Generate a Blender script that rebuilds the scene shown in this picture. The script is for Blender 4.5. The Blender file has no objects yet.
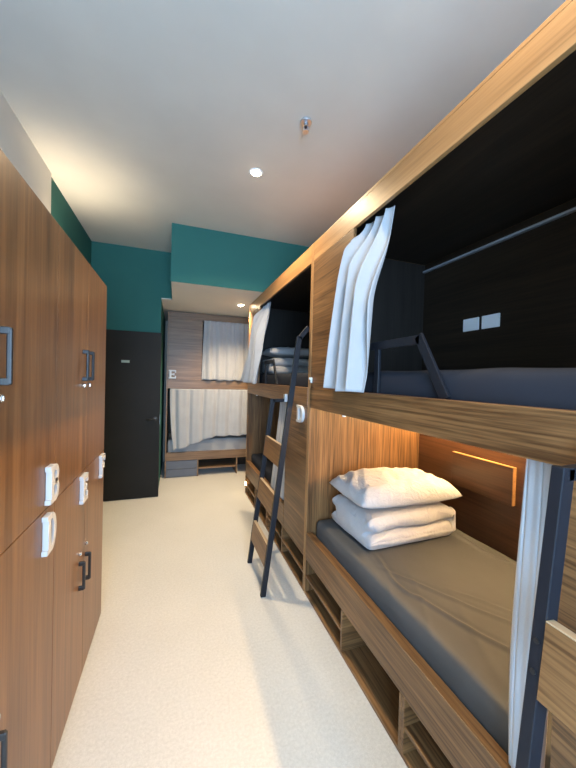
import bpy, bmesh, math, random
from mathutils import Vector, Matrix, noise
random.seed(7)
PI = math.pi
SC = bpy.context.scene
COL = SC.collection

# ------------------------------------------------------------------ materials
def new_mat(name):
    m = bpy.data.materials.new(name); m.use_nodes = True
    nt = m.node_tree
    b = nt.nodes['Principled BSDF']
    return m, nt, b

def lin(r, g, b):
    f = lambda c: (c/255)/12.92 if c/255 <= .04045 else (((c/255)+.055)/1.055)**2.4
    return (f(r), f(g), f(b), 1)

def coords(nt, scale):
    tc = nt.nodes.new('ShaderNodeTexCoord')
    mp = nt.nodes.new('ShaderNodeMapping')
    mp.inputs['Scale'].default_value = scale
    nt.links.new(tc.outputs['Object'], mp.inputs['Vector'])
    return mp.outputs['Vector']

def tex(nt, vec, scale, detail=4, rough=.55, dist=0):
    n = nt.nodes.new('ShaderNodeTexNoise')
    n.inputs['Scale'].default_value = scale
    n.inputs['Detail'].default_value = detail
    n.inputs['Roughness'].default_value = rough
    n.inputs['Distortion'].default_value = dist
    nt.links.new(vec, n.inputs['Vector'])
    return n.outputs['Fac']

def ramp(nt, fac, stops):
    r = nt.nodes.new('ShaderNodeValToRGB')
    el = r.color_ramp.elements
    el[0].position, el[0].color = stops[0]
    el[1].position, el[1].color = stops[-1]
    for p, c in stops[1:-1]:
        e = el.new(p); e.color = c
    nt.links.new(fac, r.inputs['Fac'])
    return r.outputs['Color']

def mixc(nt, a, b, fac, mode='MIX'):
    m = nt.nodes.new('ShaderNodeMix'); m.data_type = 'RGBA'; m.blend_type = mode
    m.inputs[0].default_value = fac
    nt.links.new(a, m.inputs[6]); nt.links.new(b, m.inputs[7])
    return m.outputs[2]

def bump(nt, bsdf, fac, strength, dist=.002):
    b = nt.nodes.new('ShaderNodeBump')
    b.inputs['Strength'].default_value = strength
    b.inputs['Distance'].default_value = dist
    nt.links.new(fac, b.inputs['Height'])
    nt.links.new(b.outputs['Normal'], bsdf.inputs['Normal'])

def wood(name, dark, mid, light, axis, rough=.38, fine=.45, spec=.4):
    m, nt, b = new_mat(name)
    def sc(a, o):
        return tuple(a if k == axis else o for k in 'xyz')
    f1 = tex(nt, coords(nt, sc(.9, 17)), 1.0, 5, .6, .5)
    f2 = tex(nt, coords(nt, sc(2.5, 110)), 1.0, 3, .6, .2)
    c1 = ramp(nt, f1, [(.30, dark), (.5, mid), (.70, light)])
    c2 = ramp(nt, f2, [(.36, dark), (.60, light)])
    c = mixc(nt, c1, c2, fine)
    nt.links.new(c, b.inputs['Base Color'])
    b.inputs['Roughness'].default_value = rough
    b.inputs['Specular IOR Level'].default_value = spec
    bump(nt, b, f2, .12, .001)
    return m

def plain(name, col, rough=.5, metal=0., spec=.5, var=.06, scale=9):
    m, nt, b = new_mat(name)
    f = tex(nt, coords(nt, (1, 1, 1)), scale, 4)
    d = tuple(c*(1-var) for c in col[:3]) + (1,)
    l = tuple(min(1, c*(1+var)) for c in col[:3]) + (1,)
    nt.links.new(ramp(nt, f, [(.3, d), (.7, l)]), b.inputs['Base Color'])
    b.inputs['Roughness'].default_value = rough
    b.inputs['Metallic'].default_value = metal
    b.inputs['Specular IOR Level'].default_value = spec
    return m

def fabric(name, col, weave=420, sheen=.15, rough=.9, creases=.0, trans=0):
    m, nt, b = new_mat(name)
    f = tex(nt, coords(nt, (1, 1, 1)), weave, 2)
    f0 = tex(nt, coords(nt, (1, 1, 1)), 7, 3)
    d = tuple(c*.9 for c in col[:3]) + (1,)
    l = tuple(min(1, c*1.06) for c in col[:3]) + (1,)
    nt.links.new(mixc(nt, ramp(nt, f, [(.3, d), (.7, l)]), ramp(nt, f0, [(.3, d), (.7, l)]), .5), b.inputs['Base Color'])
    b.inputs['Roughness'].default_value = rough
    b.inputs['Sheen Weight'].default_value = sheen
    b.inputs['Specular IOR Level'].default_value = .06
    if creases:
        f3 = tex(nt, coords(nt, (1, 1, 1)), 16, 5, .6, 1.2)
        bump(nt, b, f3, creases, .02)
    else:
        bump(nt, b, f, .1, .001)
    return m

def emit(name, col, strength):
    m, nt, b = new_mat(name)
    b.inputs['Base Color'].default_value = col
    b.inputs['Emission Color'].default_value = col
    b.inputs['Emission Strength'].default_value = strength
    return m

def paint(name, col, rough=.75):
    m, nt, b = new_mat(name)
    f = tex(nt, coords(nt, (1, 1, 1)), 3, 3)
    f2 = tex(nt, coords(nt, (1, 1, 1)), 260, 2)
    d = tuple(c*.97 for c in col[:3]) + (1,)
    l = tuple(min(1, c*1.03) for c in col[:3]) + (1,)
    nt.links.new(ramp(nt, f, [(.3, d), (.7, l)]), b.inputs['Base Color'])
    b.inputs['Roughness'].default_value = rough
    b.inputs['Specular IOR Level'].default_value = .3
    bump(nt, b, f2, .06, .001)
    return m

def carpet_mat():
    m, nt, b = new_mat('beige_carpet')
    v = coords(nt, (1, 1, 1))
    f = tex(nt, v, 330, 3, .7); f2 = tex(nt, v, 75, 4, .75); f3 = tex(nt, v, 2.2, 3)
    a = ramp(nt, f, [(.3, (.35, .335, .30, 1)), (.7, (.66, .64, .58, 1))])
    c = ramp(nt, f2, [(.3, (.34, .325, .29, 1)), (.7, (.72, .70, .645, 1))])
    e = ramp(nt, f3, [(.3, (.48, .465, .42, 1)), (.7, (.56, .545, .50, 1))])
    nt.links.new(mixc(nt, mixc(nt, a, c, .5), e, .4), b.inputs['Base Color'])
    b.inputs['Roughness'].default_value = 1.0
    b.inputs['Specular IOR Level'].default_value = .1
    b.inputs['Sheen Weight'].default_value = .15
    bump(nt, b, f, .6, .004)
    return m

WALNUT = ((.042, .018, .007, 1), (.124, .061, .023, 1), (.285, .152, .061, 1))
OAKISH = ((.20, .10, .036, 1), (.31, .165, .062, 1), (.43, .245, .105, 1))
M = {}
M['wood_y'] = wood('walnut_grain_along', *WALNUT, 'y')
M['wood_x'] = wood('walnut_grain_across', *WALNUT, 'x')
M['wood_z'] = wood('walnut_grain_upright', *WALNUT, 'z')
M['edge_z'] = wood('light_edge_upright', *OAKISH, 'z', fine=.2)
M['edge_y'] = wood('light_edge_along', *OAKISH, 'y', fine=.2)
M['locker'] = wood('locker_teak', (.066, .028, .010, 1), (.142, .066, .024, 1), (.235, .120, .047, 1), 'z', .33, .25, .5)
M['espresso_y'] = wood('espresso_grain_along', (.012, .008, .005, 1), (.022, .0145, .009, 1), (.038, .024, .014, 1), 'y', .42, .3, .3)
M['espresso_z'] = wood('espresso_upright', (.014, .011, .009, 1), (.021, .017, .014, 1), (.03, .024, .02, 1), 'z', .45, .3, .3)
M['espresso_lit_y'] = wood('lit_espresso_grain_along', (.042, .018, .009, 1), (.072, .031, .014, 1), (.115, .052, .024, 1), 'y', .35, .3, .4)  # same laminate as espresso, with the warm strip's light put into its colour
M['end_x'] = wood('greyed_walnut_across', (.095, .054, .028, 1), (.18, .108, .058, 1), (.28, .175, .10, 1), 'x', .4)
M['edge_pale'] = plain('pale_edge_band', (.40, .30, .19, 1), .45)
M['board'] = wood('ladder_board_wood', (.075, .033, .011, 1), (.165, .080, .029, 1), (.30, .155, .060, 1), 'y', .4)
M['black_metal'] = plain('blackened_steel', (.009, .011, .016, 1), .45, .0, .28, .12, 30)
M['handle'] = plain('dark_bronze_handle', (.014, .013, .013, 1), .38, .0, .5)
M['chrome'] = plain('chrome', (.75, .75, .74, 1), .15, 1.0)
M['steel'] = plain('brushed_steel', (.50, .52, .55, 1), .35, .8)
M['white_plastic'] = plain('white_plastic', (.88, .90, .92, 1), .35, 0, .5, .02)
M['letter'] = plain('white_letter', (.52, .53, .54, 1), .4, 0, .5, .02)
M['curtain'] = fabric('pale_grey_curtain', (.37, .38, .395, 1), 500, .2)
M['linen'] = fabric('white_grey_linen', (.43, .43, .44, 1), 420, .1, .9, .5)
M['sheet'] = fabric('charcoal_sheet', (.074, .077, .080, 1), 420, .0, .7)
M['sheet_shaded'] = fabric('shaded_charcoal_sheet', (.024, .027, .036, 1), 420, .0, .75)  # darker, bluer copy of the charcoal sheet: berth shade and daylight in the colour
M['sheet_grey'] = fabric('grey_sheet', (.34, .34, .34, 1), 420, .0)
M['teal'] = paint('teal_paint', (.026, .132, .114, 1))
M['white_paint'] = paint('ceiling_white', (.58, .56, .505, 1))
M['cream'] = paint('cream_paint', (.74, .69, .61, 1))
M['carpet'] = carpet_mat()
M['door_black'] = plain('charcoal_door', (.018, .017, .015, 1), .55, 0, .15, .08, 3)
M['trim_dark'] = plain('dark_frame', (.03, .03, .032, 1), .5)
M['led_warm'] = emit('warm_led', (1, .64, .29, 1), 155)
M['led_off'] = plain('led_diffuser', (.30, .31, .34, 1), .5)
M['lamp'] = emit('downlight_glow', (1, .80, .52, 1), 70)
M['foot_lamp'] = emit('foot_light_glow', (1, .78, .45, 1), 22)
M['drawer_grey'] = plain('blue_grey_laminate', (.105, .115, .14, 1), .45)
M['glass'] = new_mat('window_assumed_glass')[0]
gb = M['glass'].node_tree.nodes['Principled BSDF']
gb.inputs['Transmission Weight'].default_value = 1; gb.inputs['Roughness'].default_value = 0; gb.inputs['IOR'].default_value = 1.02

# ------------------------------------------------------------------ helpers
def obj(name, bm, mat, parent=None, smooth=False):
    bmesh.ops.recalc_face_normals(bm, faces=bm.faces)
    me = bpy.data.meshes.new(name)
    bm.to_mesh(me); bm.free()
    if smooth:
        for p in me.polygons: p.use_smooth = True
    me.materials.append(mat if not isinstance(mat, str) else M[mat])
    o = bpy.data.objects.new(name, me); COL.objects.link(o)
    if parent: o.parent = parent
    return o

def tag(o, label, cat, group=None):
    o['label'] = label; o['category'] = cat
    if group: o['group'] = group
    return o

def empty(name, loc, label, cat, group=None):
    o = bpy.data.objects.new(name, None); COL.objects.link(o)
    o.location = loc; o.empty_display_size = .1
    return tag(o, label, cat, group)

def struct(name, bm, mat, parent=None):
    o = obj(name, bm, mat, parent)
    if not parent: o['kind'] = 'structure'
    return o

def add_box(bm, x0, x1, y0, y1, z0, z1, bev=.0):
    t = bmesh.new()
    vs = [t.verts.new((x, y, z)) for x in (x0, x1) for y in (y0, y1) for z in (z0, z1)]
    for f in ((0, 1, 3, 2), (4, 6, 7, 5), (0, 4, 5, 1), (2, 3, 7, 6), (0, 2, 6, 4), (1, 5, 7, 3)):
        t.faces.new([vs[i] for i in f])
    if bev:
        bmesh.ops.bevel(t, geom=t.edges[:], offset=bev, segments=2, affect='EDGES', profile=.5)
    merge(bm, t)

def merge(bm, t, mat=None):
    if mat is not None: bmesh.ops.transform(t, matrix=mat, verts=t.verts)
    me = bpy.data.meshes.new('tmp'); t.to_mesh(me); t.free()
    bm.from_mesh(me); bpy.data.meshes.remove(me)

def box(*a, bev=.0015):
    bm = bmesh.new(); add_box(bm, *a, bev=bev); return bm

def add_cyl(bm, c, axis, r, h, n=24, r2=None, bev=0):
    t = bmesh.new()
    bmesh.ops.create_cone(t, cap_ends=True, segments=n, radius1=r, radius2=r if r2 is None else r2, depth=h)
    if bev:
        es = [e for e in t.edges if len(e.link_faces) == 2 and any(len(f.verts) > 4 for f in e.link_faces)]
        bmesh.ops.bevel(t, geom=es, offset=bev, segments=2, affect='EDGES', profile=.5)
    rot = Vector((0, 0, 1)).rotation_difference(Vector(axis)).to_matrix().to_4x4()
    merge(bm, t, Matrix.Translation(c) @ rot)

def add_bar(bm, p0, p1, w, d, side=Vector((0, 1, 0)), bev=.002):
    """rectangular bar from p0 to p1: w across 'side', d in the third direction"""
    p0, p1 = Vector(p0), Vector(p1)
    ax = (p1-p0); L = ax.length; ax.normalize()
    s = (side - side.dot(ax)*ax).normalized(); t3 = ax.cross(s)
    t = bmesh.new()
    add_box(t, -w/2, w/2, -d/2, d/2, 0, L, bev=bev)
    m = Matrix((s, t3, ax)).transposed().to_4x4(); m.translation = p0
    merge(bm, t, m)

def add_tube(bm, pts, r, n=10, closed=False):
    """round tube through pts"""
    pts = [Vector(p) for p in pts]; rings = []
    up = None
    for i, p in enumerate(pts):
        a = pts[max(i-1, 0)]; b = pts[min(i+1, len(pts)-1)]
        d = (b-a).normalized()
        if up is None:
            up = d.orthogonal().normalized()
        up = (up - up.dot(d)*d).normalized(); s = d.cross(up)
        rings.append([bm.verts.new(p + r*(math.cos(2*PI*k/n)*up + math.sin(2*PI*k/n)*s)) for k in range(n)])
    for a, b in zip(rings, rings[1:]):
        for k in range(n):
            bm.faces.new((a[k], a[(k+1) % n], b[(k+1) % n], b[k]))
    bm.faces.new(rings[0][::-1]); bm.faces.new(rings[-1])

def grid_bm(fn, nu, nv):
    bm = bmesh.new()
    vs = [[bm.verts.new(fn(i/nu, j/nv)) for j in range(nv+1)] for i in range(nu+1)]
    for i in range(nu):
        for j in range(nv):
            bm.faces.new((vs[i][j], vs[i+1][j], vs[i+1][j+1], vs[i][j+1]))
    return bm

def cloth(name, fn, nu, nv, mat, thick=.003, parent=None):
    o = obj(name, grid_bm(fn, nu, nv), mat, parent, smooth=True)
    s = o.modifiers.new('thick', 'SOLIDIFY'); s.thickness = thick; s.offset = 0
    return o

def sm(t):
    t = max(0, min(1, t)); return t*t*(3-2*t)
def lerp(a, b, t): return a+(b-a)*t
def curve3(a, b, c, t):
    """quadratic through a (t=0), b (t=.5), c (t=1)"""
    return a*(1-t)*(1-2*t) + b*4*t*(1-t) + c*t*(2*t-1)

# slab-serif letters, drawn in (a, b) with width w and height h and depth d along n
def letter_bm(ch, origin, right, w, h, d):
    """origin: lower left corner on the surface, right: reading direction, depth along right x up flipped to outwards"""
    right = Vector(right); up = Vector((0, 0, 1)); out = right.cross(up)
    s = w*.27; th = h*.16
    t = bmesh.new()
    def rect(a0, a1, b0, b1, k=1.0): add_box(t, a0, a1, b0, b1, 0, d*k, bev=min(.0015, d*.1))
    def bowl(a0, bc, ro_a, ro_b, ri_a, ri_b, n=18, d=d*.97):
        for k in range(n):
            q0, q1 = -PI/2 + PI*k/n, -PI/2 + PI*(k+1)/n
            pts = [(a0+ri_a*math.cos(q0), bc+ri_b*math.sin(q0)), (a0+ro_a*math.cos(q0), bc+ro_b*math.sin(q0)),
                   (a0+ro_a*math.cos(q1), bc+ro_b*math.sin(q1)), (a0+ri_a*math.cos(q1), bc+ri_b*math.sin(q1))]
            lo = [t.verts.new((x, y, 0)) for x, y in pts]; hi = [t.verts.new((x, y, d)) for x, y in pts]
            t.faces.new(lo[::-1]); t.faces.new(hi)
            for i in range(4):
                j = (i+1) % 4; t.faces.new((lo[i], lo[j], hi[j], hi[i]))
    st = w*.10                                              # serif overhang
    rect(st, st+s, 0, h)                                    # stem
    rect(0, st+s*.8, -.0003, th*.8, .985); rect(0, st+s*.8, h-th*.8, h+.0003, .985)      # serifs
    if ch in 'EF':
        rect(st+s*.6, w-.0004, h-th, h-.0004, .97); rect(w-s*.6, w, h-th*2.0, h)
        rect(st+s*.6, w*.78-.0004, h*.5-th*.45, h*.5+th*.45, .97); rect(w*.78-s*.5, w*.78, h*.5-th*.8, h*.5+th*.8)
        if ch == 'E':
            rect(st+s*.6, w-.0004, .0004, th, .97); rect(w-s*.6, w, 0, th*2.0)
        else:
            rect(st+s*.6, st+s+st, .0002, th*.8, .96)
    if ch == 'D':
        rect(st+s*.6, w*.5, 0, th, .97); rect(st+s*.6, w*.5, h-th, h, .97)
        bowl(w*.5, h/2, w*.5, h/2, w*.5-s, h/2-th)
    if ch == 'B':
        hm = h*.53
        rect(st+s*.6, w*.55, 0, th, .97); rect(st+s*.6, w*.55, h-th, h, .97); rect(st+s*.6, w*.55, hm-th*.5, hm+th*.5, .97)
        bowl(w*.55, (hm-th*.5+h)/2, w*.41, (h-hm+th*.5)/2, w*.41-s*.9, (h-hm+th*.5)/2-th)
        bowl(w*.55, (hm+th*.5)/2, w*.45, (hm+th*.5)/2, w*.45-s, (hm+th*.5)/2-th)
    m = Matrix((right, up, out)).transposed().to_4x4(); m.translation = Vector(origin)
    bm = bmesh.new(); merge(bm, t, m)
    return bm

# ------------------------------------------------------------------ the room
LX, RX, CZ, BY = -.95, 1.87, 3.03, -1.7
DY, EY = 4.27, 5.99
struct('floor', box(LX-.1, RX+.1, BY-.1, EY, -.1, 0, bev=0), 'carpet')
struct('ceiling', box(LX-.1, RX+.1, BY-.1, EY, CZ, CZ+.1, bev=0), 'white_paint')
struct('wall_left', box(LX-.12, LX, 2.96, DY, 0, CZ, bev=0), 'teal')
struct('wall_left_cream', box(LX-.12, LX+.015, BY, 2.96, 0, CZ, bev=0), 'cream')
struct('wall_right', box(RX, RX+.1, BY, EY, 0, CZ, bev=0), 'cream')
bm = bmesh.new()
add_box(bm, LX-.1, -.19, DY, EY, 0, CZ); add_box(bm, -.19, -.07, DY, EY, 2.46, CZ)
struct('wall_end', bm, 'teal')
struct('wall_alcove_back', box(-.19, RX, 5.95, EY, 0, 2.45, bev=0), 'cream')
bm = bmesh.new(); add_box(bm, -.07, RX, 3.44, EY, 2.46, CZ); add_box(bm, -.07, RX, 3.44, 3.446, 2.45, 2.46); add_box(bm, -.07, -.064, 3.446, DY, 2.45, 2.46)
struct('trim_soffit_face', bm, 'teal')
bm = bmesh.new()
add_box(bm, -.064, RX, 3.446, DY, 2.4501, 2.46); add_box(bm, -.19, RX, DY, 5.95, 2.45, 2.46)
struct('ceiling_alcove', bm, 'cream')
# rear wall with an assumed, unseen window added to give the daylight
WX0, WX1, WZ0, WZ1 = -.85, .55, .75, 2.35
bm = bmesh.new()
add_box(bm, LX, WX0, BY-.1, BY, 0, CZ); add_box(bm, WX1, RX, BY-.1, BY, 0, CZ)
add_box(bm, WX0, WX1, BY-.1, BY, 0, WZ0); add_box(bm, WX0, WX1, BY-.1, BY, WZ1, CZ)
struct('wall_back', bm, 'cream')
bm = bmesh.new()
for a in ((WX0, WX0+.05, WZ0, WZ1), (WX1-.05, WX1, WZ0, WZ1), (WX0, WX1, WZ0, WZ0+.05), (WX0, WX1, WZ1-.05, WZ1), ((WX0+WX1)/2-.02, (WX0+WX1)/2+.02, WZ0, WZ1)):
    add_box(bm, a[0], a[1], BY-.07, BY-.02, a[2], a[3], bev=.003)
w = struct('window_assumed_1', bm, 'trim_dark')
obj('window_assumed_glass', box(WX0+.04, WX1-.04, BY-.05, BY-.045, WZ0+.04, WZ1-.04, bev=0), 'glass', w)

# door leaf
bm = bmesh.new(); add_box(bm, -.93, -.178, DY-.045, DY-.002, .006, 2.022, bev=.003)
door = struct('door_1', bm, 'door_black')
obj('door_label_plate', box(-.613, -.525, DY-.050, DY-.0455, 1.642, 1.672, bev=.001), plain('sage_label', (.30, .38, .33, 1), .4), door)
bm = bmesh.new()
add_cyl(bm, (-.232, DY-.050, .967), (0, 1, 0), .026, .009, bev=.002)
add_tube(bm, [(-.232, DY-.05, .967), (-.232, DY-.085, .967), (-.238, DY-.094, .967), (-.25, DY-.098, .966), (-.33, DY-.098, .963)], .009)
obj('door_handle', bm, 'handle', door, True)
obj('latch_plate', box(-.178, -.1765, DY-.034, DY-.014, .90, 1.02, bev=0), 'steel', door)

# ------------------------------------------------------------------ the lockers
FX = -.405
def bow_handle(y, z0, z1, parent):
    bm = bmesh.new()
    p = .022
    add_bar(bm, (FX-.001, y, z0), (FX+p, y, z0), .012, .018, bev=.002)
    add_bar(bm, (FX-.001, y, z1), (FX+p, y, z1), .012, .018, bev=.002)
    add_bar(bm, (FX+p-.002, y, z0-.008), (FX+p-.002, y, z1+.008), .010, .013, bev=.004)
    return obj('handle', bm, 'handle', parent)
def lock(y, z, parent):
    bm = bmesh.new()
    add_cyl(bm, (FX+.004, y, z), (1, 0, 0), .0095, .010, 20, bev=.002)
    add_box(bm, FX+.0085, FX+.0105, y-.0012, y+.0012, z-.005, z+.005)
    return obj('lock', bm, 'chrome', parent, False)
def locker(y0, y1, hy_up, hz_up, lz_up, hy_lo, hz_lo, lz_lo, letters, label):
    yc = (y0+y1)/2
    t = empty('locker', (0, 0, 0), label, 'locker', 'wooden two-door lockers along the wall')
    bm = bmesh.new()
    for a in ((y0+.001, y0+.018), (y1-.018, y1-.001)):
        add_box(bm, -.93, -.425, a[0], a[1], .03, 2.03, bev=.001)
    for a in ((.03, .048), (1.03, 1.048), (2.012, 2.03)):
        add_box(bm, -.93, -.425, y0+.018, y1-.018, a[0], a[1])
    add_box(bm, -.934, -.93, y0+.001, y1-.001, .03, 2.03)
    obj('carcass', bm, 'locker', t)
    obj('plinth', box(-.93, -.445, y0+.001, y1-.001, 0, .03, bev=0), 'locker', t)
    up = obj('door', box(-.423, FX, y0+.0012, y1-.0012, 1.0405, 2.03, bev=.0012), 'locker', t)
    lo = obj('door', box(-.423, FX, y0+.0012, y1-.0012, .034, 1.0375, bev=.0012), 'locker', t)
    bow_handle(hy_up, *hz_up, up); lock(hy_up if lz_up is None else hy_up, lz_up, up)
    bow_handle(hy_lo, *hz_lo, lo); lock(hy_lo, lz_lo, lo)
    for ch, ly, z, h, which in letters:
        l = obj('letter_sign', letter_bm(ch, (FX+.0005, ly, z), (0, 1, 0), .084, h, .018), 'letter', up if which else lo)
        l['label'] = 'white raised letter ' + ch
    return t
locker(.94, 1.362, .965, (1.475, 1.60), 1.434, .965, (.475, .595), .640,
       [('B', 1.262, 1.056, .128, 1), ('D', 1.24, .895, .130, 0)],
       'nearest wooden locker with letter B on its upper door and D on its lower')
locker(1.362, 1.778, 1.70, (1.475, 1.60), 1.444, 1.695, (.505, .62), .665,
       [('E', 1.672, .903, .126, 0)],
       'middle wooden locker with letter E on its lower door, between lettered neighbours')
locker(1.778, 2.202, 1.80, (1.475, 1.60), 1.444, 1.80, (.492, .61), .665,
       [('F', 2.06, .906, .126, 0)],
       'farthest wooden locker with letter F, last of the row before the black door')

# ------------------------------------------------------------------ bunk units along the right
F = .8825; L = 2.03; D = .962
def capsule_bunk(y0, label, far):
    t = empty('capsule_bunk', (F, y0, 0), label, 'bunk bed', 'double-deck capsule bunks along the right wall')
    P = lambda n, b, m, par=None: obj(n, b, m, par or t)
    for a, b in ((0, .018), (L-.018, L)):
        s = P('side_panel', box(.0015, D, a, b, 0, 2.446), 'wood_z')
        P('edge_band', box(-.0015, .0015, a, b, 0, 2.446, bev=.0005), 'edge_z', s)
    P('back_panel', box(D-.014, D, .018, L-.018, .26, 2.43), 'espresso_lit_y')
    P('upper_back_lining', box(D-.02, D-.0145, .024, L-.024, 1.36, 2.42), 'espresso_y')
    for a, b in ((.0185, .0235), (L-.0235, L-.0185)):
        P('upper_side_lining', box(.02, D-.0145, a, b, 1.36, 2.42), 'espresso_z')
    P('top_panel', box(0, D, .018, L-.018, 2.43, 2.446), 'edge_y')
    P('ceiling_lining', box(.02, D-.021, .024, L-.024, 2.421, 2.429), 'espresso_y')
    P('fascia', box(-.001, .018, .0185, L-.0185, 2.318, 2.428), 'edge_y')
    P('upper_entry_panel', box(0, .018, 1.49, L-.0185, 1.4445, 2.3172), 'wood_y')
    P('upper_rail', box(-.004, .03, .0185, L-.0185, 1.306, 1.443, bev=.003), 'wood_y')
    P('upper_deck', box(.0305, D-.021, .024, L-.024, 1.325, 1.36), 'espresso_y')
    le = P('lower_entry_panel', box(0, .018, .0185, .475, .262, 1.305), 'wood_y')
    P('lower_rail', box(-.002, .046, .4755, L-.0185, .262, .43, bev=.002), 'wood_y')
    P('lower_deck', box(.047, D-.0145, .0185, L-.0185, .31, .335), 'wood_y')
    # storage cubbies under the bed
    P('cubby_top', box(0, .45, .0185, L-.0185, .244, .2615), 'wood_y')
    P('base_board', box(-.001, .45, .0185, L-.0185, 0, .018), 'wood_y')
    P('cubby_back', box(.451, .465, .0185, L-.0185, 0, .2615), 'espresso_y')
    for a, b in ((1.487, 1.505), (.985, 1.001), (1.0015, 1.0175), (.497, .515)):
        P('divider', box(-.001, .45, a, b, .0185, .2435), 'wood_x')
    for a, b in ((.019, .4965), (.5155, .9845), (1.5055, L-.019)):
        P('shelf', box(.002, .449, a, b, .116, .132), 'wood_y')
    # light strips; the lower ones are unseen, assumed from the berth's warm glow
    P('light_strip', box(D-.045, D-.0205, .03, L-.03, 2.354, 2.368, bev=.002), 'led_off')
    s = P('light_strip', box(D-.085, D-.060, .06, L-.03, 1.290, 1.3245, bev=.002), 'led_warm' if not far else 'led_off')
    s['label'] = 'assumed warm light strip under the upper deck' if not far else 'unlit strip under the upper deck'
    # fold-down shelf on the lower back wall
    sh = P('folding_shelf', box(D-.038, D-.0145, 1.245, 1.665, .815, 1.028, bev=.001), 'espresso_lit_y')
    P('edge_band', box(D-.039, D-.0145, 1.2445, 1.6655, 1.0285, 1.033, bev=0), 'edge_y', sh)
    P('edge_band', box(D-.039, D-.0145, 1.2405, 1.2443, .815, 1.033, bev=0), 'edge_y', sh)
    for a, b in ((1.506, 1.622), (1.366, 1.484)):
        so = P('power_socket', box(D-.030, D-.0203, a, b, 1.848, 1.930, bev=.003), 'white_plastic')
        for k in (.3, .7):
            c = a+(b-a)*k
            P('switch_rocker', box(D-.033, D-.0300, c-.010, c+.010, 1.898, 1.916, bev=.001), 'white_plastic', so)
    # guard rail at the entry
    g0, g1 = (.030, .862, 1.437), (.030, 1.018, 1.690)
    bm = bmesh.new()
    Y1 = Vector((0, 1, 0)); X1 = Vector((1, 0, 0))
    add_bar(bm, (.036, .868, 1.440), (.036, 1.016, 1.688), .014, .040, X1)
    add_bar(bm, (.036, 1.004, 1.672), (.036, 1.345, 1.672), .014, .038, X1)
    add_bar(bm, (.036, 1.29, 1.440), (.036, 1.29, 1.66), .014, .034, X1)
    P('guard_rail', bm, 'black_metal')
    bm = bmesh.new(); add_box(bm, -.012, -.0005, 1.982, 2.000, 1.478, 1.515, bev=.003); add_box(bm, -.022, -.012, 1.982, 2.000, 1.500, 1.515, bev=.003)
    P('tieback_hook', bm, 'white_plastic')
    bm = bmesh.new(); add_cyl(bm, (.006, 1.545, 1.302), (0, 0, 1), .011, .007, 16, bev=.002)
    P('ceiling_stud', bm, 'white_plastic')
    # curtain tracks
    P('curtain_track', box(.035, .052, .03, L-.03, 2.405, 2.4195, bev=.001), 'trim_dark')
    P('curtain_track', box(.031, .046, .03, L-.03, 1.3135, 1.3245, bev=.001), 'trim_dark')
    if far:
        l = P('letter_sign', letter_bm('D', (-.0005, .190, 1.182), (0, -1, 0), .125, .125, .02), 'letter', le)
        l['label'] = 'white raised letter D'
        bm = bmesh.new(); add_cyl(bm, (-.006, 1.985, .135), (1, 0, 0), .022, .010, 24, bev=.002)
        fl = P('foot_light', bm, 'foot_lamp'); fl['label'] = 'round glowing foot light'
    return t
U0, U1 = .03, 2.067
bunk_near = capsule_bunk(U0, 'nearest capsule bunk with lit lower berth and folded white bedding', False)
bunk_far = capsule_bunk(U1, 'second capsule bunk beyond the ladder, letter D on its lower panel', True)

# ladders -------------------------------------------------------------------
def ladder(y0, label):
    t = empty('bunk_ladder', (.595, y0, 0), label, 'ladder', 'black metal ladders hooked on the bunks')
    W = .445; sl = (.812-.595)/1.80
    X = lambda z: sl*z
    ty, tz = F-.595-.0045, 1.36
    Y1 = Vector((0, 1, 0))
    # near stile: runs up past the deck and bends to the bunk as a grab bar
    bm = bmesh.new()
    add_bar(bm, (X(0), .012, 0), (X(1.80), .012, 1.80), .024, .036, Y1)
    add_bar(bm, (X(1.785), .012, 1.785), (F-.595-.004, .012, 1.868), .024, .032, Y1)
    obj('stile', bm, 'black_metal', t)['label'] = 'taller stile bent over as a grab bar'
    bm = bmesh.new()
    add_bar(bm, (X(0), W-.012, 0), (X(1.335), W-.012, 1.335), .024, .036, Y1)
    add_bar(bm, (X(1.320), W-.012, 1.320), (F-.595-.010, W-.012, 1.324), .024, .026, Y1)
    obj('stile', bm, 'black_metal', t)
    obj('bracket', box(F-.595-.030, F-.595-.0055, W-.034, W+.006, 1.31, 1.375, bev=.002), 'steel', t)
    for zt in (1.032, .690, .345):
        zb = zt-.15
        bm = bmesh.new()
        add_bar(bm, (X(zb)-.008, W/2, zb), (X(zt)-.008, W/2, zt), W-.0484, .024, Y1, bev=.001)
        s = obj('step', bm, 'board', t)
        dx = Vector((sl, 0, 1)).normalized()
        bm = bmesh.new(); a_ = Vector((X(zt)-.008, W/2, zt))
        add_bar(bm, a_+dx*.0003, a_+dx*.0025, W-.0484, .024, Y1, bev=.0004)
        obj('edge_band', bm, 'edge_pale', s)['label'] = 'pale edge band'
        n = Vector((-1, 0, sl)).normalized()
        for yy in (.012, W-.012):
            for q in (.3, .7):
                z = lerp(zb, zt, q)
                bm = bmesh.new(); add_cyl(bm, (X(z)-.019, yy, z), n, .0055, .004, 12)
                obj('bolt', bm, 'handle', t)
    return t
ladder(2.090, 'black ladder with wooden steps leaning on the far bunk beside letter D')
ladder(-.003, 'black ladder with wooden step at the near bunk, cut by the frame')

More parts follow.
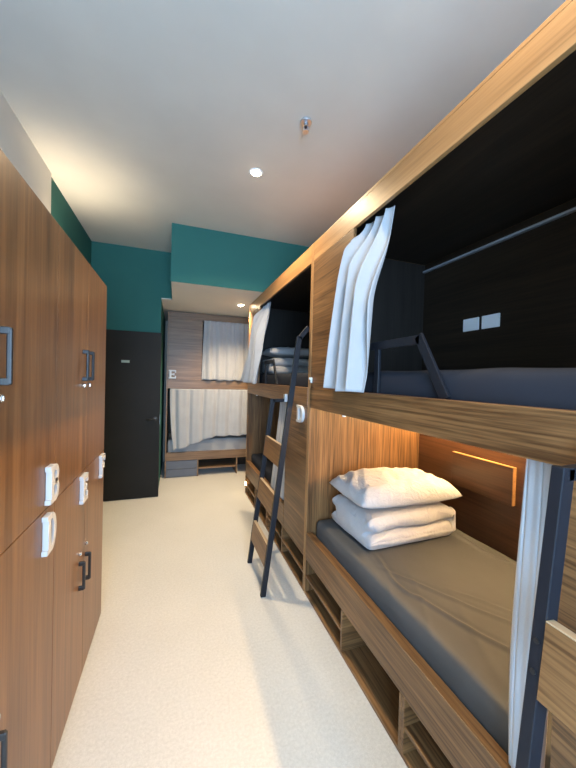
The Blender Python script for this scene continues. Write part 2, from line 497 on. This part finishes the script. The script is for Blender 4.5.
# mattresses ----------------------------------------------------------------
def mattress(name, x0, x1, y0, y1, z0, z1, mat, label, seed, group, wr=.006, creases=()):
    nx, ny, nz = (90, 190, 6) if creases else (26, 60, 5)
    bm = bmesh.new()
    r = .035
    cx, cy, cz = (x0+x1)/2, (y0+y1)/2, (z0+z1)/2
    hx, hy, hz = (x1-x0)/2, (y1-y0)/2, (z1-z0)/2
    t = bmesh.new(); bmesh.ops.create_cube(t, size=2)
    # subdivided block with rounded edges
    es = {0: nx, 1: ny, 2: nz}
    for ax, n in es.items():
        for k in range(1, n):
            co = [0, 0, 0]; co[ax] = -1+2*k/n
            no = [0, 0, 0]; no[ax] = 1
            bmesh.ops.bisect_plane(t, geom=t.verts[:]+t.edges[:]+t.faces[:], plane_co=co, plane_no=no)
    for v in t.verts:
        p = Vector((v.co.x*hx, v.co.y*hy, v.co.z*hz))
        q = Vector((max(-hx+r, min(hx-r, p.x)), max(-hy+r*1.8, min(hy-r*1.8, p.y)), max(-hz+r, min(hz-r, p.z))))
        dv = p-q
        if dv.length > 1e-6:
            lim = r if abs(dv.y) < 1e-6 else r*1.8
            k = max(abs(dv.x)/r, abs(dv.y)/(r*1.8), abs(dv.z)/r)
            dn = Vector((dv.x/r, dv.y/(r*1.8), dv.z/r))
            dn = dn.normalized()*k
            p = q+Vector((dn.x*r, dn.y*r*1.8, dn.z*r))
        v.co = p
        if v.co.z > -hz*.2:
            # long diagonal pulls in the sheet
            u = v.co.y*1.0 + v.co.x*.55
            w_ = v.co.x*4.2 - v.co.y*1.6 + 1.1*noise.noise(Vector((v.co.x*2.2, v.co.y*1.4, seed)))
            ridge = math.exp(-((w_-math.floor(w_)-.5)/.09)**2)
            am = sm(.5+.9*noise.noise(Vector((v.co.x*1.6, v.co.y*1.3, seed+9))))
            for pl, amp_, wd_ in creases:
                q = Vector((v.co.x+cx, v.co.y+cy)); best = 9; tt = 0
                for k, (a, b) in enumerate(zip(pl, pl[1:])):
                    a, b = Vector(a), Vector(b); ab = b-a
                    f_ = max(0, min(1, (q-a).dot(ab)/ab.length_squared)); dd = (q-a-f_*ab).length
                    if dd < best:
                        best = dd; tt = (k+f_)/(len(pl)-1); sg = ab.x*(q-a).y-ab.y*(q-a).x
                if v.co.z > hz*.5 and best < .1:
                    e_ = sm(min(tt, 1-tt)*4+.05)
                    v.co.z += 1.3*amp_*e_*(math.exp(-(best/wd_)**2) - .5*math.exp(-((best-wd_*2.0)/wd_)**2)*(1 if sg > 0 else .2))
            v.co.z += wr*.8*ridge*am + wr*.8*noise.noise(Vector((v.co.x*5, v.co.y*5, seed+3)))
            v.co.x += wr*.6*noise.noise(Vector((v.co.y*5, v.co.z*9, seed+6))) if abs(v.co.x) > hx-r*1.5 else 0
    bmesh.ops.translate(t, verts=t.verts, vec=(cx, cy, cz))
    merge(bm, t)
    o = obj(name, bm, mat, smooth=True)
    sub = o.modifiers.new('soft', 'SUBSURF'); sub.levels = 1; sub.render_levels = 1
    return tag(o, label, 'mattress', group)
gm = 'mattresses in the capsule bunks'
BXM = F+D-.024
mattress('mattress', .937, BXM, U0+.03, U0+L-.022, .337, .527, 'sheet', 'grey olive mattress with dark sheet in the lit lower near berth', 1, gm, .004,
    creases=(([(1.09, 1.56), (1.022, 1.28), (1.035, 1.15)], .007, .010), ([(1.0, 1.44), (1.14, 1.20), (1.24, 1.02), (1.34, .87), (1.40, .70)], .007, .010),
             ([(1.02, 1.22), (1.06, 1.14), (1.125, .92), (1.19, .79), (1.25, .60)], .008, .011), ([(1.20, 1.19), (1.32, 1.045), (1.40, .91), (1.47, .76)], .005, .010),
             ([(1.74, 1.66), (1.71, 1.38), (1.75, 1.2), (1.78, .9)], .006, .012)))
mattress('mattress', .932, BXM, U0+.03, U0+L-.03, 1.363, 1.552, 'sheet_shaded', 'dark mattress in the near upper berth below the sockets', 2, gm)
mattress('mattress', .937, BXM, U1+.03, U1+L-.022, .337, .527, 'sheet_shaded', 'dark mattress behind the far ladder in the shaded lower berth', 3, gm)
mattress('mattress', .932, BXM, U1+.03, U1+L-.03, 1.363, 1.552, 'sheet_shaded', 'dark mattress under bedding in the far upper berth', 4, gm)

# bedding -------------------------------------------------------------------
def pillow(loc, L_, W_, H_, rz, label, seed, tilt=0):
    n = 36
    bm = bmesh.new()
    def side(s):
        rows = []
        for i in range(n+1):
            row = []
            for j in range(n+1):
                u, v = -1+2*i/n, -1+2*j/n
                pin = 1-.055*(1-abs(u)**2.5)*abs(v)**3
                pin2 = 1-.055*(1-abs(v)**2.5)*abs(u)**3
                x, y = u*L_/2*pin2, v*W_/2*pin
                h = max(0, (1-abs(u)**2.6))*max(0, (1-abs(v)**2.6))
                cr_ = 1-.05*abs(u*v)**3; x *= cr_; y *= cr_
                z = (s if s > 0 else -.55)*H_/2*h**.42
                e = 1-max(abs(u), abs(v))
                z += s*.014*h*noise.noise(Vector((x*9, y*9, seed+s)))+ .012*(1-abs(noise.noise(Vector((x*13-y*6, y*6, seed))))*2.2)*min(1, h*4)*(1 if s > 0 else .3)
                z += .012*noise.noise(Vector((x*4, y*4, seed+5)))*h
                row.append(Vector((x, y, z)))
            rows.append(row)
        return rows
    a, b = side(1), side(-1)
    va = [[bm.verts.new(p) for p in r] for r in a]
    vb = [[va[i][j] if i in (0, n) or j in (0, n) else bm.verts.new(b[i][j]) for j in range(n+1)] for i in range(n+1)]
    for i in range(n):
        for j in range(n):
            bm.faces.new((va[i][j], va[i+1][j], va[i+1][j+1], va[i][j+1]))
            bm.faces.new((vb[i][j+1], vb[i+1][j+1], vb[i+1][j], vb[i][j]))
    o = obj('pillow', bm, 'linen', smooth=True)
    o.location = loc; o.rotation_euler = (tilt, 0, rz)
    # piping seam round the rim
    return tag(o, label, 'pillow', 'pillows on folded duvets')

def duvet(loc, Lx, Wy, H, rz, label, seed):
    """a duvet folded into an S: the profile in y-z is swept along x"""
    t_ = H/2.0
    prof = []
    # outline of a two-layer fold: bottom layer, fold at the +y... front (-y) edge is folded, back open
    r = t_*.5
    def arc(cy, cz, rad, a0, a1, n=10):
        for k in range(n+1):
            a = lerp(a0, a1, k/n); prof.append((cy+rad*math.cos(a), cz+rad*math.sin(a)))
    hy = Wy/2
    arc(-hy+r*.98, r, r*.98, -PI/2, -PI, 6)
    arc(-hy+r*.98, r, r*.98, PI, PI*.60, 6)
    prof.append((-hy+r*1.6, 2*r-.012)); prof.append((-hy+r*1.05, 2*r+.000))
    arc(-hy+r*1.06, 3*r, r*.98, PI*1.38, PI*.5, 12)
    for k in range(1, 10): prof.append((lerp(-hy+r, hy-r, k/10), 4*r))
    arc(hy-r*1.1, 3*r, r, PI/2, -PI*.38, 12)
    prof.append((hy-r*1.05, 2*r)); prof.append((hy-r*1.6, 2*r-.012))
    arc(hy-r, r, r, PI*.40, -PI/2, 12)
    for k in range(1, 10): prof.append((lerp(hy-r, -hy+r, k/10), 0))
    n = 40; m = len(prof); bm = bmesh.new(); rings = []
    for i in range(n+1):
        u = -1+2*i/n
        endk = 1-.62*max(0, (abs(u)-.82)/.18)**2.5
        ring = []
        for (y, z) in prof:
            zc = (0.5 if z < 2*r else 1.5)*2*r
            zz = zc+(z-zc)*endk
            x = u*Lx/2
            if u > .9: x -= .012*(1-math.cos((z/(H))*2*PI))
            p = Vector((x, y, max(.0, zz)))
            nn = noise.noise(Vector((x*6, y*6, z*9+seed)))
            n2 = noise.noise(Vector((x*14, y*10, z*16+seed)))
            edge = 1 if z > .008 else 0
            n3 = 1-2.2*abs(noise.noise(Vector((x*5+z*6, y*5, z*22+seed))))
            p.y += (.010*nn+.005*n2+.006*n3)*edge
            p.z += (.008*nn+.004*n2)*edge if z < 4*r-.01 else .006*nn-.02*abs(u)**4
            p.x += .008*noise.noise(Vector((y*9, z*14, seed+4)))*abs(u)
            ring.append(bm.verts.new(p))
        rings.append(ring)
    for a, b in zip(rings, rings[1:]):
        for k in range(m):
            bm.faces.new((a[k], a[(k+1) % m], b[(k+1) % m], b[k]))
    for ring, s in ((rings[0], -1), (rings[-1], 1)):
        # layered end: rolled folds visible at the side
        bm.faces.new(ring if s > 0 else ring[::-1])
    bmesh.ops.triangulate(bm, faces=[f for f in bm.faces if len(f.verts) > 4])
    o = obj('folded_duvet', bm, 'linen', smooth=True)
    o.location = loc; o.rotation_euler = (0, 0, rz)
    return tag(o, label, 'duvet', 'duvets folded under pillows')

duvet((1.355, 1.735, .531), .66, .43, .205, .03, 'white duvet folded double on the lit lower near mattress', 3)
pillow((1.355, 1.735, .800), .75, .46, .21, -.02, 'white grey pillow on the folded duvet in the lit lower berth', 2, .0)
duvet((1.36, 3.82, 1.555), .62, .42, .20, 0, 'folded duvet in shadow in the far upper berth', 11)
pillow((1.36, 3.82, 1.812), .70, .44, .15, 0, 'pillow on the folded duvet in the dark far upper berth', 12)

# curtains ------------------------------------------------------------------
def upper_curtain(y0, label, seed, fx=0, fy=0):
    dy = y0-U0
    def fn(u, v):
        yl = curve3(1.497, 1.60, 1.735, v)+fy*v*v; yr = curve3(1.272, 1.285, 1.362, v)
        if v < .1: yr -= .02*(1-v/.1)**1.5
        a = sm(v/(.10+.45*u))
        amp = lerp(.014, .036, sm(v*3))
        ph = 2*PI*(3.3*u + .30*math.sin(3.2*v+seed) + .12*math.sin(6*u))
        x = lerp(.930, .838, a) + amp*math.sin(ph) + .006*math.sin(ph*.5+1+2*v) 
        y = lerp(yl, yr, u) + .012*math.cos(ph)*(1-a*.3)
        if v < .2: y = min(y, lerp(1.504, 1.56, max(0, (v-.1)/.1)))
        z = lerp(2.314, 1.440, v) + .014*(1-u)*v + .005*math.sin(9*u+seed)*v
        x = min(x, lerp(.96, .872, sm(v/(.09+.45*u)))) - fx*v*v*(1.15-u)
        return (x, y+dy, z)
    o = cloth('curtain', fn, 90, 60, 'curtain')
    return tag(o, label, 'curtain', 'pale grey berth curtains')
upper_curtain(U0, 'pale grey curtain swept aside at the near upper berth', 0)
upper_curtain(U1, 'pale grey curtain swept aside at the far upper berth', 1.5, .05, .16)

def lower_curtain(y0, label, seed, yt, ym, yq, nf):
    dy = y0-U0
    def fn(u, v):
        ya = curve3(.525, .532, .540, v); yb = curve3(yt, ym, yq, v)
        ph = 2*PI*(nf*u+.12*math.sin(2.5*v+seed))
        x = lerp(.933, .910, sm(v*1.3)) + .010*math.sin(ph) + .003*math.sin(3*ph)
        y = lerp(ya, yb, u) + .012*math.cos(ph)
        z = lerp(1.311, .440, v) + .004*math.sin(7*u)*v
        return (x, y+dy, z)
    o = cloth('curtain', fn, 80, 50, 'curtain')
    return tag(o, label, 'curtain', 'pale grey berth curtains')
lower_curtain(U0, 'narrow gathered curtain behind the near ladder at the right edge', 0, .625, .628, .622, 2.6)
lower_curtain(U1, 'narrow gathered curtain behind the far ladder at the lower berth', 2, .81, .88, 1.02, 4.6)

# ------------------------------------------------------------------ end bunk across the alcove
EX0, EX1, EYF, EYB = -.13, 1.865, 4.97, 5.93
tb = empty('end_bunk', (0, EYF, 0), 'bunk across the end alcove, letter E on its upper panel', 'bunk bed')
def Q(n, b, m, par=None):
    return obj(n, b, m, par or tb)
for a, b in ((EX0, EX0+.018), (EX1-.018, EX1)):
    Q('side_panel', box(a, b, 0, .95, 0, 2.438), 'end_x')
Q('back_panel', box(EX0+.0185, EX1-.0185, .93, .95, 0, 2.438), 'espresso_y')
Q('header', box(EX0+.0185, EX1-.0185, 0, .02, 2.335, 2.438), 'end_x')
ep = Q('upper_entry_panel', box(EX0+.0185, .365, 0, .018, 1.4455, 2.3345), 'end_x')
Q('upper_rail', box(EX0+.0185, EX1-.0185, -.002, .03, 1.316, 1.445), 'end_x')
Q('upper_deck', box(EX0+.0185, EX1-.0185, .031, .929, 1.32, 1.36), 'espresso_y')
Q('lower_rail', box(EX0+.0185, EX1-.0185, -.002, .04, .252, .372), 'end_x')
Q('lower_deck', box(EX0+.0185, EX1-.0185, .041, .929, .28, .30), 'end_x')
Q('divider', box(.325, .345, 0, .5, 0, .2515), 'end_x'); Q('divider', box(.915, .935, 0, .5, 0, .2515), 'end_x')
Q('shelf', box(.346, .914, .002, .5, .108, .124), 'end_x')
Q('cubby_back', box(EX0+.0185, EX1-.0185, .501, .515, 0, .2515), 'espresso_y')
for a, b in ((.008, .122), (.127, .248)):
    Q('drawer', box(EX0+.020, .324, .004, .40, a, b), 'drawer_grey')
l = Q('letter_sign', letter_bm('E', (-.100, -.0005, 1.462), (1, 0, 0), .10, .125, .018), 'letter', ep)
l['label'] = 'white raised letter E'
mattress('mattress', EX0+.03, EX1-.03, EYF+.045, EYB-.04, .302, .555, 'sheet_grey', 'light grey mattress showing below the end bunk lower curtain', 5, gm)

def end_curtain(x0, x1, ztop, zbot, yb, nf, label, seed, clear):
    def fn(u, v):
        ph = 2*PI*(nf*u+.1*math.sin(2*v+seed+5*u))
        w_ = lerp(.6, 1.0, sm(v*2))
        y = yb + .016*w_*math.sin(ph) + .006*math.sin(2.1*ph+seed)
        x = lerp(x0, x1, u) + (.008*math.cos(ph)) + (-.02*v*(1-u) if x0 > .2 else .06*v**2*(1-u)**4)
        z = lerp(ztop, zbot(u), v) + .004*math.sin(ph)*v
        return (x, y, z)
    o = cloth('curtain', fn, 200, 36, 'curtain')
    return tag(o, label, 'curtain', 'pale grey berth curtains')
end_curtain(.375, 1.83, 2.34, lambda u: 1.452+.003*math.sin(20*u), EYF-.028, 10, 'cream grey curtain drawn across the end bunk upper berth', 1, 0)
end_curtain(-.085, 1.83, 1.314, lambda u: lerp(.415, .60, sm(u*2.6)), EYF-.028, 9, 'bluish grey curtain drawn across the end bunk lower berth', 4, 0)

# ------------------------------------------------------------------ ceiling fittings
def downlight(x, y, z, label, power, spot=2.5):
    t = empty('downlight', (x, y, z), label, 'ceiling light', 'recessed round downlights')
    bm = bmesh.new()
    for k in range(36):
        a0, a1 = 2*PI*k/36, 2*PI*(k+1)/36
        pr = [(.036, -.001), (.036, -.007), (.046, -.007), (.050, -.0005)]
        for (r0, z0), (r1, z1) in zip(pr, pr[1:]):
            bm.faces.new([bm.verts.new((r*math.cos(a), r*math.sin(a), zz)) for r, a, zz in ((r0, a0, z0), (r1, a0, z1), (r1, a1, z1), (r0, a1, z0))])
    bmesh.ops.remove_doubles(bm, verts=bm.verts, dist=1e-5)
    obj('trim_ring', bm, 'white_plastic', t, True)
    bm = bmesh.new(); add_cyl(bm, (0, 0, -.008), (0, 0, 1), .020, .015, 32, r2=.0355, bev=.002)
    obj('lens', bm, 'lamp', t)
    ld = bpy.data.lights.new('downlight_bulb', 'SPOT'); ld.energy = power; ld.color = (1, .76, .48)
    ld.spot_size = spot; ld.spot_blend = .7; ld.shadow_soft_size = .035
    lo = bpy.data.objects.new('downlight_bulb', ld); COL.objects.link(lo); lo.location = (x, y, z-.02)
    return t
downlight(.53, 2.36, CZ, 'lit round downlight in the middle of the white ceiling', 190)
downlight(.78, 4.16, 2.45, 'lit round downlight in the low alcove ceiling by the end bunk', 165, 2.3)
downlight(.66, .50, CZ, 'assumed lit round downlight above the near bunk fascia, out of view', 72)  # assumed lamp out of view, read off the bright spot on the fascia

t = empty('sprinkler_head', (.696, 1.79, CZ), 'small metal fire sprinkler on the ceiling before the downlight', 'sprinkler')
bm = bmesh.new(); add_cyl(bm, (0, 0, -.006), (0, 0, 1), .034, .012, 32, bev=.003); obj('escutcheon', bm, 'steel', t)
bm = bmesh.new(); add_cyl(bm, (0, 0, -.022), (0, 0, 1), .011, .022, 16)
add_tube(bm, [(-.012, 0, -.030), (-.014, 0, -.045), (-.004, 0, -.058)], .0028, 8); add_tube(bm, [(.012, 0, -.030), (.014, 0, -.045), (.004, 0, -.058)], .0028, 8)
add_cyl(bm, (0, 0, -.031), (0, 0, 1), .014, .004, 16)
obj('body', bm, 'steel', t)
bm = bmesh.new(); add_cyl(bm, (0, 0, -.062), (0, 0, 1), .018, .003, 20); obj('deflector', bm, 'steel', t)
bm = bmesh.new(); add_cyl(bm, (0, 0, -.044), (0, 0, 1), .0035, .022, 10); obj('glass_bulb', bm, plain('dark_bulb', (.05, .02, .02, 1), .2), t)

# assumed wall lamp, unseen beyond the lockers, added for the ceiling corner glow
t = empty('assumed_wall_uplight', (LX, 2.99, 2.30), 'assumed warm wall uplight behind the lockers, added for the ceiling glow', 'assumed wall lamp')
bm = bmesh.new(); add_box(bm, 0, .02, -.05, .05, -.06, .06, bev=.004); add_box(bm, .02, .08, -.045, .045, -.05, .04, bev=.004)
obj('assumed_lamp_body', bm, 'white_plastic', t)
obj('lens', box(.028, .072, -.036, .036, .0402, .044, bev=0), 'lamp', t)
ld = bpy.data.lights.new('assumed_uplight_bulb', 'SPOT'); ld.energy = 20; ld.color = (1, .82, .58); ld.spot_size = 2.2; ld.spot_blend = .9; ld.shadow_soft_size = .05
lo = bpy.data.objects.new('assumed_uplight_bulb', ld); COL.objects.link(lo); lo.location = (LX+.055, 2.99, 2.37); lo.rotation_euler = (PI, 0, 0)

# ------------------------------------------------------------------ daylight
ld = bpy.data.lights.new('daylight', 'AREA'); ld.shape = 'RECTANGLE'; ld.size = WX1-WX0-.1; ld.size_y = WZ1-WZ0-.1  # area light set in the assumed window opening to supply the daylight
ld.energy = 165; ld.color = (.42, .67, 1.0)
lo = bpy.data.objects.new('daylight', ld); COL.objects.link(lo); lo.location = ((WX0+WX1)/2, BY-.01, (WZ0+WZ1)/2); lo.rotation_euler = (PI/2, 0, 0)
wd = bpy.data.worlds.new('sky'); SC.world = wd; wd.use_nodes = True
nt = wd.node_tree; bg = nt.nodes['Background']
sky = nt.nodes.new('ShaderNodeTexSky'); sky.sky_type = 'NISHITA'; sky.sun_disc = False; sky.sun_elevation = .7; sky.sun_rotation = 2.0
nt.links.new(sky.outputs['Color'], bg.inputs['Color']); bg.inputs['Strength'].default_value = .15

# ------------------------------------------------------------------ camera
cam = bpy.data.cameras.new('camera'); co = bpy.data.objects.new('camera', cam); COL.objects.link(co)
cam.sensor_fit = 'HORIZONTAL'; cam.sensor_width = 36; cam.lens = 36*320/576; cam.clip_start = .02
d1 = Vector((176-288, 376-384, 320)).normalized(); h = Vector((1, .027, 0))
dn = d1.cross(h).normalized()
if dn.y < 0: dn = -dn
rt = dn.cross(d1)
R = Matrix((rt, d1, -dn))                        # camera axes (right, down, forward) to world
cr, cu, cf = R @ Vector((1, 0, 0)), R @ Vector((0, -1, 0)), R @ Vector((0, 0, 1))
mm = Matrix((cr, cu, -cf)).transposed().to_4x4(); mm.translation = (0, 0, 1.5)
co.matrix_world = mm
SC.camera = co
SC.view_settings.view_transform = 'Standard'; SC.view_settings.look = 'None'
SC.view_settings.exposure = .35; SC.view_settings.gamma = 1
SC.view_settings.use_curve_mapping = False
